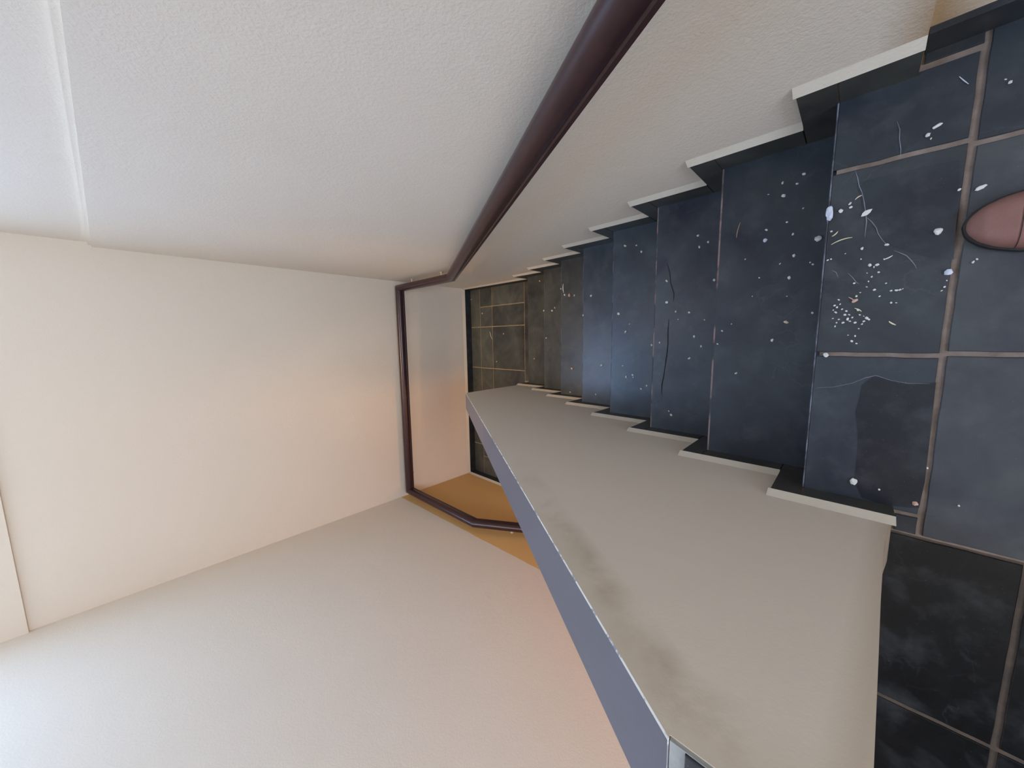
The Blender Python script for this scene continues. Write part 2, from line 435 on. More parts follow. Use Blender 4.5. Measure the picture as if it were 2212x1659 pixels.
# slab body (grout bed) of the upper floor
GZ = -.004
b.box(XL, .532, -3.0, -.006, -.15, GZ, M['grout'])
b.box(-.475, XL, -3.0, -.158, -.15, GZ, M['grout'])
b.box(XO, -.475, -3.0, -.158, -.15, GZ, M['grout_shaded'])
b.box(-1.7, XO, -3.0, -.155, -.15, GZ, M['grout_shaded'])
def wob_tile(mb, x0, x1, y0, y1, zb, z, t_, ch=.0012, amp=.0014, hold=''):
    """a hand-cut slate tile: outline wobbles a little; hold names sides kept straight"""
    def edge(ax, ay, bx, by, nx, ny, still):
        n = max(2, int(math.hypot(bx - ax, by - ay) / .022)); out = []
        for k in range(n):
            f = k / n; px_, py_ = ax + (bx - ax) * f, ay + (by - ay) * f
            d = 0 if still else amp * (noise.noise(Vector((px_ * 21, py_ * 21, zb * 7))) + .5 * noise.noise(Vector((px_ * 60, py_ * 60, 3))))
            out.append((px_ + nx * d, py_ + ny * d))
        return out
    P = edge(x0, y0, x1, y0, 0, 1, 's' in hold) + edge(x1, y0, x1, y1, 1, 0, 'e' in hold) + edge(x1, y1, x0, y1, 0, 1, 'n' in hold) + edge(x0, y1, x0, y0, 1, 0, 'w' in hold)
    cx_, cy_ = (x0 + x1) / 2, (y0 + y1) / 2; n = len(P)
    hx, hy = (x1 - x0) / 2, (y1 - y0) / 2
    I = [(cx_ + (a - cx_) * (1 - ch / hx), cy_ + (b_ - cy_) * (1 - ch / hy)) for a, b_ in P]
    mb.poly([(a, b_, z) for a, b_ in I], M['slate'], t_)
    for k in range(n):
        j = (k + 1) % n
        mb.poly([(*P[k], z - ch), (*P[j], z - ch), (*I[j], z), (*I[k], z)], M['slate'], t_)
        mb.poly([(*P[k], zb), (*P[j], zb), (*P[j], z - ch), (*P[k], z - ch)], M['slate'], t_)
def tile(x0, x1, y0, y1, z, t_, g=.005, hold=''):
    gy = g if g < .005 else .0055
    ymax = max(y0, y1)
    wob_tile(b, min(x0, x1) + g, max(x0, x1) - g, min(y0, y1) + gy, ymax - (g if ymax > -.1 else gy), z - .012, z, t_, hold=('n' if ymax > -.1 else ''))
# first row behind the top nosing, then the rows behind it
r1y, r2y = -.199, -.62
tile(.336, XR, 0.0 + .005, r1y, 0, tint(.85, 1)); tile(-.077, .336, 0.005, r1y, 0, tint(.95, 0))
tile(XL - 0, -.077, 0.005, r1y, 0, tint(1.0, 1))
tile(-.475, XL, -.158, r1y, 0, tint(.7, 0), .004)
tile(.500, .532, -.12, r1y, 0, tint(.8, 0), .003)
tile(.327, .532, r1y, r2y, 0, tint(.85, 1)); tile(-.073, .327, r1y, r2y, 0, tint(1.5, -1)); tile(-.475, -.073, r1y, r2y, 0, tint(1.5, -1))
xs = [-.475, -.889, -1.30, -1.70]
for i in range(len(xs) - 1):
    if xs[i + 1] < XO: tile(xs[i + 1], xs[i], -.15, -.34, 0, tint(.1, 0))  # shade beyond the parapet is painted into these tile tints
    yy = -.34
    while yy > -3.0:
        tile(xs[i + 1], xs[i], yy, max(yy - .41, -3.0), 0, tint(random.uniform(.1, .16), 0)); yy -= .41  # same painted shade on the rows behind
yy = r2y
while yy > -2.99:
    for (a_, c_) in ((.327, .532), (-.073, .327), (-.475, -.073)):
        tile(a_, c_, yy, max(yy - .41, -3.0), 0, tint(random.uniform(.8, 1.2), random.choice((-1, 0, 1))))
    yy -= .41
# nosing strip of the upper floor
# a darker delaminated layer on the tile next to the parapet, and one on the tile above it
def layer(pts, z, t_, m_=None):
    q = [px(u, v, 2, z) for u, v in pts]; b.poly([(p.x, p.y, z) for p in q], m_ or M['slate'], t_)
layer([(1861, 832), (1888, 812), (1925, 822), (1962, 830), (2000, 828), (2022, 826), (2010, 935), (1998, 1040), (1985, 1098), (1935, 1094), (1900, 1088), (1862, 1075), (1845, 1040), (1850, 990), (1853, 940), (1848, 890), (1856, 860)], .0006, tint(.42, 1.6))
layer([(1850, 395), (1900, 382), (1990, 362), (2073, 345), (2070, 420), (2060, 560), (2010, 556), (1950, 540), (1915, 525), (1895, 500), (1868, 470), (1860, 430)], .0006, tint(.78, 1.3))
def ribbon(mb, pts, zz, wpx, m_):
    Q = [px(u, v, 2, zz) for u, v in pts]
    for i in range(len(Q) - 1):
        d = (Q[i + 1] - Q[i]); d.z = 0; n_ = Vector((-d.y, d.x, 0)).normalized()
        w0, w1 = [wpx / FPX * (q - CAM).dot(RZ) * (.35 if k_ in (0, len(Q) - 1) else random.uniform(.6, 1.1)) for k_, q in ((i, Q[i]), (i + 1, Q[i + 1]))]
        if i == 0: ribbon.w = w0
        a_, c_ = Q[i], Q[i + 1]; w0 = ribbon.w; ribbon.w = w1
        mb.poly([(a_.x - n_.x * w0, a_.y - n_.y * w0, zz), (c_.x - n_.x * w1, c_.y - n_.y * w1, zz), (c_.x + n_.x * w1, c_.y + n_.y * w1, zz), (a_.x + n_.x * w0, a_.y + n_.y * w0, zz)], m_)
for pts in ([(1848, 370), (1853, 385), (1856, 402), (1862, 415), (1866, 432), (1869, 452), (1872, 478), (1870, 495), (1868, 512)],
            [(1873, 470), (1884, 480), (1893, 492), (1897, 505), (1906, 518), (1915, 528)],
            [(1931, 541), (1944, 546), (1958, 552), (1968, 562), (1976, 572), (1980, 580)],
            [(1938, 262), (1944, 280), (1943, 300), (1946, 322), (1945, 342)],
            [(1797, 584), (1806, 588), (1811, 600)], [(1832, 590), (1842, 600), (1850, 610), (1855, 613)],
            [(1763, 838), (1800, 836), (1840, 828), (1870, 816), (1893, 811), (1925, 822), (1960, 828), (2010, 829)]):
    ribbon(b, pts, .0012, .45 if len(pts) == 8 else .8, M['vein'])
struct(b.build('floor'))
# landing
b = MB()
b.box(XLL, XR, Y[7] - .0, YF, ZL - .15, ZL - .004, M['grout_tan'])
ycol = [2.165, 2.155]
rows = [(2.152, 2.588), (2.588, 2.771), (2.771, 2.966)]
gg = .004
def lt(x0, x1, y0, y1, t_):
    wob_tile(b, min(x0, x1) + gg, max(x0, x1) - gg, y0 + gg, min(y1, YF) - gg, ZL - .012, ZL, t_, .001, .001)
for (ya, yb) in rows:
    xs_ = [XR, .300, .096, -.330, -.62, -1.03, -1.30, XLL] if ya < 2.7 else [XR, .096, -.327, -.74, -1.17, XLL]
    for i in range(len(xs_) - 1):
        k_ = random.uniform(1.4, 2.3); lt(xs_[i + 1], xs_[i], ya, yb, (k_ * 1.12, k_, k_ * .72))  # warm light of the landing is put into the slate tint
for x0, x1 in ((-.43, XR), (-1.03, -.552), (XLL, -1.03)):
    lt(x0, x1, Y[7] + .012, 2.152, (1.8, 1.5, 1.1))  # same warm light tint on the strip by the steps
struct(b.build('floor.001'))

# ------------------------------------------------------------------ staircases
def staircase(name, x0, x1, ys, zs, y_end, sgn, label, edges):
    """sgn +1: goes down towards +y"""
    root = empty(name, ((x0 + x1) / 2, ys[0], zs[0])); tag(root, label, 'staircase')
    n = len(zs) - 1
    # masonry core under the treads
    core = MB()
    for k in range(1, n):
        a, c_ = sorted((ys[k - 1] - sgn * .02, ys[k] - sgn * .014))
        core.box(x0, x1, a, c_, zs[-1] - .1, zs[k] - .02, M['grout'])
    core.build('core', root)
    for k in range(n):
        if k >= 1:
            t_ = MB(); a, c_ = sorted((ys[k - 1] - sgn * .012, ys[k]))
            tt = [None, tint(.92, 1.2), tint(1.1, 1), tint(1.15, 1), tint(1.2, 1), (1.35, 1.2, .9), (1.4, 1.2, .85), (1.5, 1.3, .9)][k % 8]
            z1 = zs[k]; c = .0035 if edges[k] == 'edge_red' else .002
            # slab with a worn chamfer on the nosing only
            f_, bk = (ys[k], ys[k - 1] - sgn * .012)
            pr = [(bk, z1 - .02), (f_, z1 - .02), (f_, z1 - c), (f_ - sgn * c * 1.6, z1), (bk, z1)]
            t_.prism(pr, x0, x1, M['slate'], tt, [None, None, M[edges[k]], None, None] if False else [None, None, M[edges[k]], None, None])
            if sgn > 0 and k == 2:
                ribbon(t_, [(1441, 568), (1447, 590), (1449, 612), (1456, 634), (1455, 650)], z1 + .0002, 1.2, M['crack'])
                ribbon(t_, [(1445, 690), (1443, 715), (1443, 742), (1440, 770), (1436, 795), (1434, 812), (1430, 830), (1429, 852)], z1 + .0002, 1.3, M['crack'])
            t_.build('tread', root)
        r_ = MB(); a, c_ = sorted((ys[k] - sgn * .014, ys[k] - sgn * .004))
        r_.box(x0, x1, a, c_, zs[k + 1], zs[k] - .02, M['slate'], tint(.9, 0)); r_.build('riser', root)
    return root
edges = ['edge_dusty', 'edge_red', 'edge_red', 'edge_dusty', 'edge_dusty', 'edge_dusty', 'edge_dusty', 'edge_dusty']
st = staircase('staircase', XL + .001, XR - .001, Y, Z, Y[7], 1, 'dark slate flight of steps descending from the top floor to the half landing', edges)
# upper floor nosing strip belongs to the first riser of the flight
nz_ = MB(); nz_.prism([(0.0, -.02), (.003, -.02), (.003, -.002), (.0018, -.0002), (0.0, -.0002)], XL + .001, XR - .001, M['slate'], tint(.95, 1), [None, None, M['edge_dusty'], M['edge_dusty'], None]); nz_.build('nosing', st)
nz_ = MB(); nz_.prism([(Y[7] - .012, ZL - .02), (Y[7] + .012, ZL - .02), (Y[7] + .012, ZL), (Y[7] - .012, ZL)], XL + .001, XR - .001, M['slate'], tint(.8, 0)); nz_.build('foot_strip', st)
Y2 = [1.975 - .28 * k for k in range(8)]; Z2 = [ZL - .1685 * k for k in range(9)]
s2 = staircase('staircase', XLL + .001, XO - .001, Y2, Z2, 0, -1, 'lower dark slate flight behind the parapet, going on down from the half landing', ['edge_dusty'] * 8)
b = MB(); b.box(XLL, XO, -1.2, Y2[7], Z2[8] - .1, Z2[8], M['slate'], tint(.8, 0)); struct(b.build('floor.002'))
b = MB(); b.box(XLL - .2, XL, -1.4, -1.2, ZBOT, -.15, M['wall']); b.box(XLL - .2, XLL, -1.2, -.17, ZBOT, -.15, M['wall']); b.box(XO, XL, -1.2, -.158, ZBOT, -.15, M['wall']); struct(b.build('wall_lower'))

# ------------------------------------------------------------------ slate skirting, stepped, with mortar bevel
def skirt(xw, s, bh, c, name, tri, klast):
    """s = -1 for the right wall (skirting sticks out towards -x)"""
    b = MB(); bv = MB(); xa = xw; xb = xw + s * SK; g = .0015
    def slab(y0, y1, z0, z1, t_):
        x0, x1 = sorted((xa, xb)); b.box(x0, x1, y0 + g, y1 - g, z0, z1, M['slate'], t_)
    def bev(y0, y1, z, h=.024):
        P = [(xb, z), (xa, z), (xa, z + h)]
        q0 = [(p[0], y0, p[1]) for p in P]; q1 = [(p[0], y1, p[1]) for p in P]
        bv.poly(q0, M['bevel']); bv.poly(q1[::-1], M['bevel'])
        for i in range(3):
            j = (i + 1) % 3; bv.poly([q0[i], q0[j], q1[j], q1[i]], M['bevel'])
    y_start = -.118 if s < 0 else -.158
    for k in range(8):
        ya = (Y[k - 1] + c) if k else y_start
        k_ = random.uniform(1.2, 1.5); tt = (k_ * 1.1, k_, k_ * .8)
        slab(ya, Y[k], Z[k], Z[k] + bh, tt)
        k_ = random.uniform(1.1, 1.4); slab(Y[k], Y[k] + c, Z[k + 1] - 0, Z[k] + bh, (k_ * 1.15, k_, k_ * .8))
        bev(ya, Y[k] + c + .004, Z[k] + bh)
    # thin gap line of mortar behind the joints
    if s < 0:
        slab(Y[7] + c, YF - SK, ZL, ZL + bh, tint(.7, 0)); bev(Y[7] + c, YF, ZL + bh)
    x0, x1 = sorted((xa, xw + s * SK * .8))
    for k in range(8): b.box(x0, x1, Y[k] - .002, Y[k] + .002, Z[k] , Z[k] + bh, M['grout'])
    struct(b.build(name)); struct(bv.build(tri))
skirt(XR, -1, BR, CR, 'baseboard_right', 'trim_2', 8)
skirt(XL, 1, BL, CL, 'baseboard_parapet', 'trim_3', 7)
# skirting of the far wall and of the left wall at the landing
b = MB(); bh = .075
b.box(XLL, XR - SK, YF - SK, YF, ZL, ZL + bh, M['slate'], tint(.6, 0)); struct(b.build('baseboard_far'))
b = MB(); h = .03
b.prism([(YF - SK, ZL + bh), (YF, ZL + bh), (YF, ZL + bh + h)], XLL, XR, M['bevel']); struct(b.build('trim_4'))
b = MB(); b.box(XLL, XLL + SK, Y2[0], YF - SK, ZL, ZL + bh, M['slate'], tint(.7, 0)); struct(b.build('baseboard_left'))
b = MB()
for q in ([(XLL + SK, ZL + bh), (XLL, ZL + bh), (XLL, ZL + bh + .025)],):
    q0 = [(p[0], Y2[0], p[1]) for p in q]; q1 = [(p[0], YF, p[1]) for p in q]
    b.poly(q0, M['bevel']); b.poly(q1[::-1], M['bevel'])
    for i in range(3): b.poly([q0[i], q0[(i + 1) % 3], q1[(i + 1) % 3], q1[i]], M['bevel'])
struct(b.build('trim_5'))
b = MB(); b.box(.532 - SK, .532, -3.0, -.122, 0, .066, M['slate'], tint(.8, .5)); struct(b.build('baseboard_hall'))

# ------------------------------------------------------------------ handrail
hr = empty('handrail', (XR - .07, 2.13, -.487)); tag(hr, 'dark brown wooden handrail running down the right wall and round the half landing', 'handrail')
RXr, RYf, RXl = .4265, 2.857, -1.436
path = [(RXr, -.10, .806), (RXr, 2.12, -.487), (RXr, RYf, -.478), (RXl, RYf, -.473), (RXl, 1.94, -.497), (RXl, .25, -1.50)]
def rail_prof():
    pts = []
    rx, ry = .0285, .036
    for k in range(20):        # rounded head
        a = math.radians(-28 + 236 * k / 19)
        pts.append((rx * math.cos(a), ry * math.sin(a) * .95))
    pts += [(-.0215, -.020), (-.0245, -.024), (-.0245, -.034), (-.0205, -.037), (.0205, -.037), (.0245, -.034), (.0245, -.024), (.0215, -.020)]
    return pts
sweep('rail', path, rail_prof(), M['rail'], hr)
def bracket(wall, rail, nrm):
    p0 = Vector(wall); p1 = Vector(rail)
    mid = Vector((p1.x, p1.y, p0.z))
    k = p0 + (mid - p0) * .82
    b_ = sweep('bracket', [p0, k, (mid + (p1 - mid) * .15), p1] if (p1 - mid).length > .02 else [p0, p1], circ(.0042, 8), M['bracket'], hr, True)
    return b_
def brk(pr, ax, wallc):
    # rod leaving the wall below the rail and turning up into it
    p1 = Vector(pr); p1.z -= .034
    p0 = p1.copy(); p0.z -= .022; p0[ax] = wallc
    p2 = p1.copy(); p2.z -= .022
    d = (p2 - p0); k = p0 + d * .75
    me_path = [p0, k, p0 + d * .93 + Vector((0, 0, .006)), p1 + Vector((0, 0, .004))]
    # explicit tube (frames from parallel transport)
    v = []; f = []; n = 10; r = .0055
    for i, p in enumerate(me_path):
        t = (me_path[min(i + 1, 3)] - me_path[max(i - 1, 0)]).normalized()
        u = Vector((1, 0, 0)) if ax == 1 else Vector((0, 1, 0)); w_ = t.cross(u).normalized()
        for k2 in range(n):
            a = 2 * math.pi * k2 / n; v.append(p + u * (r * math.cos(a)) + w_ * (r * math.sin(a)))
    for i in range(3):
        for k2 in range(n): f.append((i * n + k2, i * n + (k2 + 1) % n, (i + 1) * n + (k2 + 1) % n, (i + 1) * n + k2))
    # wall rosette
    base = len(v); nv = Vector((0, 0, 0)); nv[ax] = 1 if (p2 - p0)[ax] > 0 else -1
    e1 = Vector((0, 0, 1)); e2 = nv.cross(e1)
    for hgt, rr in ((0, .013), (.004, .012), (.005, .004)):
        for k2 in range(n):
            a = 2 * math.pi * k2 / n; v.append(p0 + nv * hgt + e1 * (rr * math.cos(a)) + e2 * (rr * math.sin(a)))
    for i in range(2):
        for k2 in range(n): f.append((base + i * n + k2, base + i * n + (k2 + 1) % n, base + (i + 1) * n + (k2 + 1) % n, base + (i + 1) * n + k2))
    f.append(tuple(base + 2 * n + k2 for k2 in range(n)))
    me = bpy.data.meshes.new('bracket'); me.from_pydata([tuple(q) for q in v], [], f); me.materials.append(M['bracket'])
    for p_ in me.polygons: p_.use_smooth = True
    o = bpy.data.objects.new('bracket', me); C.objects.link(o); o.parent = hr; o.matrix_parent_inverse = hr.matrix_world.inverted()
def zr(y_): return .806 + (-.487 - .806) * (y_ + .10) / 2.22
for y_ in (.05, .98, 1.75): brk((RXr, y_, zr(y_)), 0, XR)
for y_ in (2.30, 2.74): brk((RXr, y_, -.482), 0, XR)
for x_ in (.22, -.52, -1.28): brk((x_, RYf, -.475), 1, YF)
brk((RXl, 2.72, -.478), 0, XLL); brk((RXl, 2.12, -.49), 0, XLL); brk((RXl, 1.72, -.628), 0, XLL)

# ------------------------------------------------------------------ shoe of the photographer
def shoe():
    root = empty('shoe', (.170, -.34, 0)); tag(root, 'reddish brown leather shoe with a pointed toe on the top floor slate', 'shoe')
    L_, tipy, cx = .29, -.1995, .172
    def half(t):            # half width along the length, t=0 toe .. 1 heel
        K = [(0, 0), (.01, .012), (.03, .0215), (.07, .033), (.14, .044), (.24, .0515), (.35, .054), (.5, .045), (.65, .037), (.8, .037), (.92, .034), (.98, .022), (1, .004)]
        for (a, wa), (c_, wc) in zip(K, K[1:]):
            if a <= t <= c_: s_ = (t - a) / (c_ - a); return wa + (wc - wa) * s_
        return 0
    def ctr(t): return cx - .004 * math.sin(t * 3) + .003 * t
    def ht(t): 
        K = [(0, .012), (.02, .024), (.08, .036), (.2, .047), (.33, .060), (.5, .085), (.58, .092), (.7, .085), (.85, .09), (1, .095)]
        for (a, wa), (c_, wc) in zip(K, K[1:]):
            if a <= t <= c_: s_ = (t - a) / (c_ - a); s_ = s_ * s_ * (3 - 2 * s_); return wa + (wc - wa) * s_
        return .09
    ts = [0, .004, .012, .025, .045, .07, .10, .14, .18, .20, .205, .21, .24, .30, .36, .42, .48, .54, .6, .68, .76, .84, .9, .95, .98, 1]
    n = 20; v = []; f = []
    for t in ts:
        w_ = max(half(t), .001); h_ = ht(t) + (.0018 if .198 < t < .208 else 0)
        for k in range(n + 1):
            a = math.pi * k / n
            cxx = math.cos(a); sx = math.sin(a)
            xx = w_ * (abs(cxx) ** .72) * (1 if cxx > 0 else -1); zz = .013 + (h_ - .013) * (sx ** .8)
            v.append((ctr(t) + xx, tipy - .0028 - t * (L_ - .006), zz))
    m_ = n + 1
    for i in range(len(ts) - 1):
        for k in range(n):
            if .6 <= ts[i] < .95 and 7 <= k <= 12: continue      # foot opening
            f.append((i * m_ + k, i * m_ + k + 1, (i + 1) * m_ + k + 1, (i + 1) * m_ + k))
    me = bpy.data.meshes.new('upper'); me.from_pydata(v, [], f); me.materials.append(M['leather'])
    for p_ in me.polygons: p_.use_smooth = True
    o = bpy.data.objects.new('upper', me); C.objects.link(o); o.parent = root; o.matrix_parent_inverse = root.matrix_world.inverted()
    so = o.modifiers.new('thick', 'SOLIDIFY'); so.thickness = .0018; so.offset = -1
    ss = o.modifiers.new('sub', 'SUBSURF'); ss.levels = 1; ss.render_levels = 1
    # sole
    v = []; f = []; tt = [0, .006, .015, .03, .05, .08, .12, .17, .24, .32, .42, .52, .62, .72, .82, .9, .95, .985, 1]
    ring = [(ctr(t) + half(t) + .0028 * min(1, t * 60 + .25), tipy - t * L_) for t in tt] + [(ctr(t) - half(t) - .0028 * min(1, t * 60 + .25), tipy - t * L_) for t in reversed(tt)]
    for z_ in (0, .011, .014):
        s_ = 1 if z_ < .013 else .985
        for (a, c_) in ring: v.append((cx + (a - cx) * s_, c_, z_))
    k_ = len(ring)
    for i in range(2):
        for j in range(k_): f.append((i * k_ + j, i * k_ + (j + 1) % k_, (i + 1) * k_ + (j + 1) % k_, (i + 1) * k_ + j))
    f.append(tuple(range(k_))[::-1]); f.append(tuple(range(2 * k_, 3 * k_)))
    me = bpy.data.meshes.new('sole'); me.from_pydata(v, [], f); me.materials.append(M['rubber'])
    o = bpy.data.objects.new('sole', me); C.objects.link(o); o.parent = root; o.matrix_parent_inverse = root.matrix_world.inverted()
    # toe cap seam
    v = []
    t = .205
    for k in range(n + 1):
        a = math.pi * k / n; cxx = math.cos(a); sx = math.sin(a)
        v.append(Vector((ctr(t) + (half(t) + .0006) * (abs(cxx) ** .72) * (1 if cxx > 0 else -1), tipy - .004 - t * (L_ - .006), .0135 + (ht(t) - .011) * (sx ** .8))))
    vv = []; f = []
    for i, p in enumerate(v):
        for k in range(6):
            a = math.pi * k / 3; vv.append((p.x, p.y + .0006 * math.cos(a), p.z - .0003 + .0006 * math.sin(a)))
    for i in range(n):
        for k in range(6): f.append((i * 6 + k, i * 6 + (k + 1) % 6, i * 6 + 6 + (k + 1) % 6, i * 6 + 6 + k))
    me = bpy.data.meshes.new('seam'); me.from_pydata(vv, [], f); me.materials.append(M['rubber'])
    o = bpy.data.objects.new('seam', me); C.objects.link(o); o.parent = root; o.matrix_parent_inverse = root.matrix_world.inverted()
shoe()

# ------------------------------------------------------------------ crumbs, flakes and straws on the steps
def crumb_mesh(seed, sx, sy, sz, m_):
    rnd = random.Random(seed); bm = bmesh.new(); bmesh.ops.create_icosphere(bm, subdivisions=2, radius=1)
    o_ = Vector((rnd.random() * 9, rnd.random() * 9, rnd.random() * 9))
    for v in bm.verts:
        d = 1 + .45 * noise.noise(v.co * 1.3 + o_)
        v.co = Vector((v.co.x * sx * d, v.co.y * sy * d, max(v.co.z * sz * d, -sz * .6)))
    zmin = min(v.co.z for v in bm.verts)
    for v in bm.verts: v.co.z -= zmin
    me = bpy.data.meshes.new('crumb'); bm.to_mesh(me); bm.free(); me.materials.append(m_); return me
def straw_mesh(length, wd, m_, seed=0):
    rnd = random.Random(seed); bend = rnd.uniform(-.12, .12); v = []; f = []; n = 6; k_ = 6
    for i in range(n + 1):
        t = i / n - .5; r = wd * (1 - .55 * abs(2 * t) ** 2)
        for k in range(k_):
            a = 2 * math.pi * k / k_
            v.append((t * length, bend * length * (1 - 4 * t * t) + r * math.cos(a), wd * .6 + r * .6 * math.sin(a)))
    for i in range(n):
        for k in range(k_): f.append((i * k_ + k, i * k_ + (k + 1) % k_, (i + 1) * k_ + (k + 1) % k_, (i + 1) * k_ + k))
    f.append(tuple(range(k_))); f.append(tuple(n * k_ + k for k in range(k_)))
    me = bpy.data.meshes.new('straw'); me.from_pydata(v, [], f); me.materials.append(m_)
    for p_ in me.polygons: p_.use_smooth = True
    return me
base = {k: crumb_mesh(k, 1, rndy, .55, M['crumb']) for k, rndy in ((1, .8), (2, 1.0), (3, .6), (4, .9), (5, .7))}
ordn = ['top', 'first', 'second', 'third', 'fourth', 'fifth', 'sixth', 'seventh']
def level(u, v):
    for k in range(9):
        p = px(u, v, 2, Z[k])
        ya = -9 if k == 0 else Y[k - 1]; yb = Y[k] if k < 8 else 9
        if ya - .002 <= p.y <= yb + .001: return k, p
    return 8, px(u, v, 2, Z[8])
def where(k):
    if k == 0: return 'slate of the top floor'
    if k == 8: return 'slate of the half landing'
    return '%s dark slate tread below the top floor' % ordn[k]
def put(me, name, u, v, s, rot, label=None, cat=None, group=None):
    k, p = level(u, v)
    o = bpy.data.objects.new(name, me); C.objects.link(o)
    o.location = (p.x, p.y, Z[k] + (.0006 if k == 0 else 0)); o.scale = s if isinstance(s, tuple) else (s, s, s); o.rotation_euler = (0, 0, rot)
    tag(o, label or 'tiny pale plaster crumb lying on the ' + where(k), cat or 'plaster crumb', group or (None if label else 'plaster crumbs on the ' + where(k)))
    return o
small = [  # u, v, radius in photo pixels
 (1693,423,5.5),(1816,456,5),(1836,440,4.5),(1838,448,4),(1916,529,5),(1862,537,4),(1879,573,4),(1888,577,3),(1895,572,4.5),
 (1715,553,3.5),(1756,571,3),(1750,567,2),(1788,562,3),(1889,626,3.5),(1936,627,4),(1944,626,3),(1925,628,2.5),(1853,670,3.5),(1872,687,4.5),(1831,689,4.5),
 (1821,697,3.5),(1847,697,3),(1804,705,3),(1840,737,3.5),(1847,726,3),(1862,700,2.5),(1825,680,3),(1805,675,4),(1803,660,3),(1812,648,3),(1900,640,2.5),(1925,654,2.5),(1936,654,2.5),
 (2072,410,4),(2102,566,4),(2110,560,3),(2004,292,5),(2011,300,3),(1737,376,4.5),(1691,395,4),(1722,397,3.5),(2182,178,4),(2172,172,3),
 (1899,1057,3),(2003,1011,3),(2071,1092,3),(1845,612,2.5),(1872,620,2.5),(1860,560,2),(1910,560,2.5),(1883,598,2.5),(1796,500,2.5),
 (1351,531,4.5),(1386,544,3.5),(1511,534,4),(1508,509,3.5),(1530,523,3),(1441,607,4.5),(1441,653,4.5),(1656,497,4),(1713,506,3.5),
 (1715,552,4),(1685,570,3),(1705,600,5),(1700,640,2),(1668,735,4.5),(1755,676,3),(1590,806,4),(1500,727,4),(1489,774,4),(1515,748,3.5),(1543,605,3.5),
 (1352,717,4.5),(1337,678,4.5),(1300,789,4),(1353,814,3.5),(1367,810,3),(1368,815,2.5),(1550,743,2.5),(1560,715,3),(1460,673,3),(1489,675,3),(1465,690,2),(1522,691,2),
 (1345,790,2.5),(1385,840,3),(1397,833,2.5),(1445,888,3),(1450,896,4),(1287,852,2.5),(1232,847,2.5),(1277,639,3),(1260,681,3),(1375,530,2.5),(1360,700,2.5),(1425,740,2.5),(1408,745,3),
 (1212,624,2.5),(1220,637,3),(1241,638,3),(1175,671,2.5),(1193,671,3),(1199,665,3),(1180,730,2),(1154,775,2),(1166,607,2.5),
 (1042,677,2),(1018,647,2),(1088,721,2),(1073,781,2),(1060,590,2),(1640,600,2),(1625,640,2),(1610,560,2),(1580,700,2),(1735,450,2.5),(1700,480,2.5),(1660,420,2.5),
 (1808,664,3),(1815,657,2.5),(1819,668,2.5),(1828,672,2.5),(1834,680,3),(1841,686,2.5),(1836,694,3),(1812,690,2.5),(1807,697,2),(1799,688,2.5),(1800,670,2),(1857,680,2.5),
 (1866,694,3),(1877,690,2.5),(1866,683,2),(1850,640,3),(1858,632,2),(1876,608,2),(1898,588,2.5),(1873,590,2),(1855,710,2),(1832,724,2),(1850,742,2.5),(1914,612,2),(1950,624,2),(2040,620,3),(2034,628,2.5),(2045,606,2),(1795,560,2),(1826,548,2)
]
num = ['first', 'second', 'third', 'fourth', 'fifth', 'sixth', 'seventh', 'eighth', 'ninth', 'tenth', 'eleventh', 'twelfth', 'thirteenth', 'fourteenth',
       'fifteenth', 'sixteenth', 'seventeenth', 'eighteenth', 'nineteenth', 'twentieth', 'twenty-first', 'twenty-second', 'twenty-third', 'twenty-fourth', 'twenty-fifth', 'twenty-sixth']
num += ['twenty-' + q for q in ('seventh', 'eighth', 'ninth')] + ['thirtieth'] + ['thirty-' + q for q in num[:9]] + ['fortieth'] + ['forty-' + q for q in num[:9]]
def area_of(k, p):
    if k == 8: return 'half landing slate'
    if k: return '%s tread down' % ordn[k]
    if p.y < -.199: return 'tiles behind the long grout line'
    if p.x > .336: return 'front tile by the right wall'
    if p.x < -.077: return 'front tile by the parapet'
    return 'step-side half of middle front tile' if p.y > -.065 else 'shoe-side half of middle front tile'
by = {}
for i, (u, v, r) in enumerate(small):
    k, p = level(u, v); by.setdefault(area_of(k, p), []).append((-p.x, i))
rank = {i: (a, n_) for a, lst in by.items() for n_, (_, i) in enumerate(sorted(lst))}
for i, (u, v, r) in enumerate(small):
    k, p = level(u, v); dep = (p - CAM).dot(RZ)
    s = r * .7 / FPX * dep
    a, n_ = rank[i]
    put(base[1 + i % 5], 'plaster_crumb', u, v, (s * 1.1, s, s), random.uniform(0, 6.28),
        'tiny pale crumb on %s, %s from the right wall' % (a, num[n_]), 'plaster crumb', 'plaster crumbs on the ' + where(k))
R_ = math.radians
def scl(u, v, r):
    k, p = level(u, v); return r * .78 / FPX * (p - CAM).dot(RZ)
def ang(u0, v0, u1, v1, z=0):
    k, a = level(u0, v0); c_ = px(u1, v1, 2, Z[k]); return math.atan2(c_.y - a.y, c_.x - a.x), (c_ - a).length
def single(me, name, u, v, s, rot, label, cat): put(me, name, u, v, s, rot, label, cat)
S = scl(1768, 516, 8)
single(crumb_mesh(21, S, S, S * .6, M['crumb']), 'plaster_crumb', 1768, 516, 1, 0, 'round white plaster crumb near the top edge of the first tread', 'plaster crumb')
S = scl(2026, 500, 10); single(crumb_mesh(22, S, S * .9, S * .6, M['crumb']), 'plaster_crumb', 2026, 500, 1, .4, 'large pale plaster crumb just ahead of the shoe toe', 'plaster crumb')
S = scl(2048, 588, 8); single(crumb_mesh(23, S, S, S * .5, M['flake']), 'plaster_crumb', 2048, 588, 1, .4, 'greyish crumb beside the brown grout line, left of the shoe toe', 'plaster crumb')
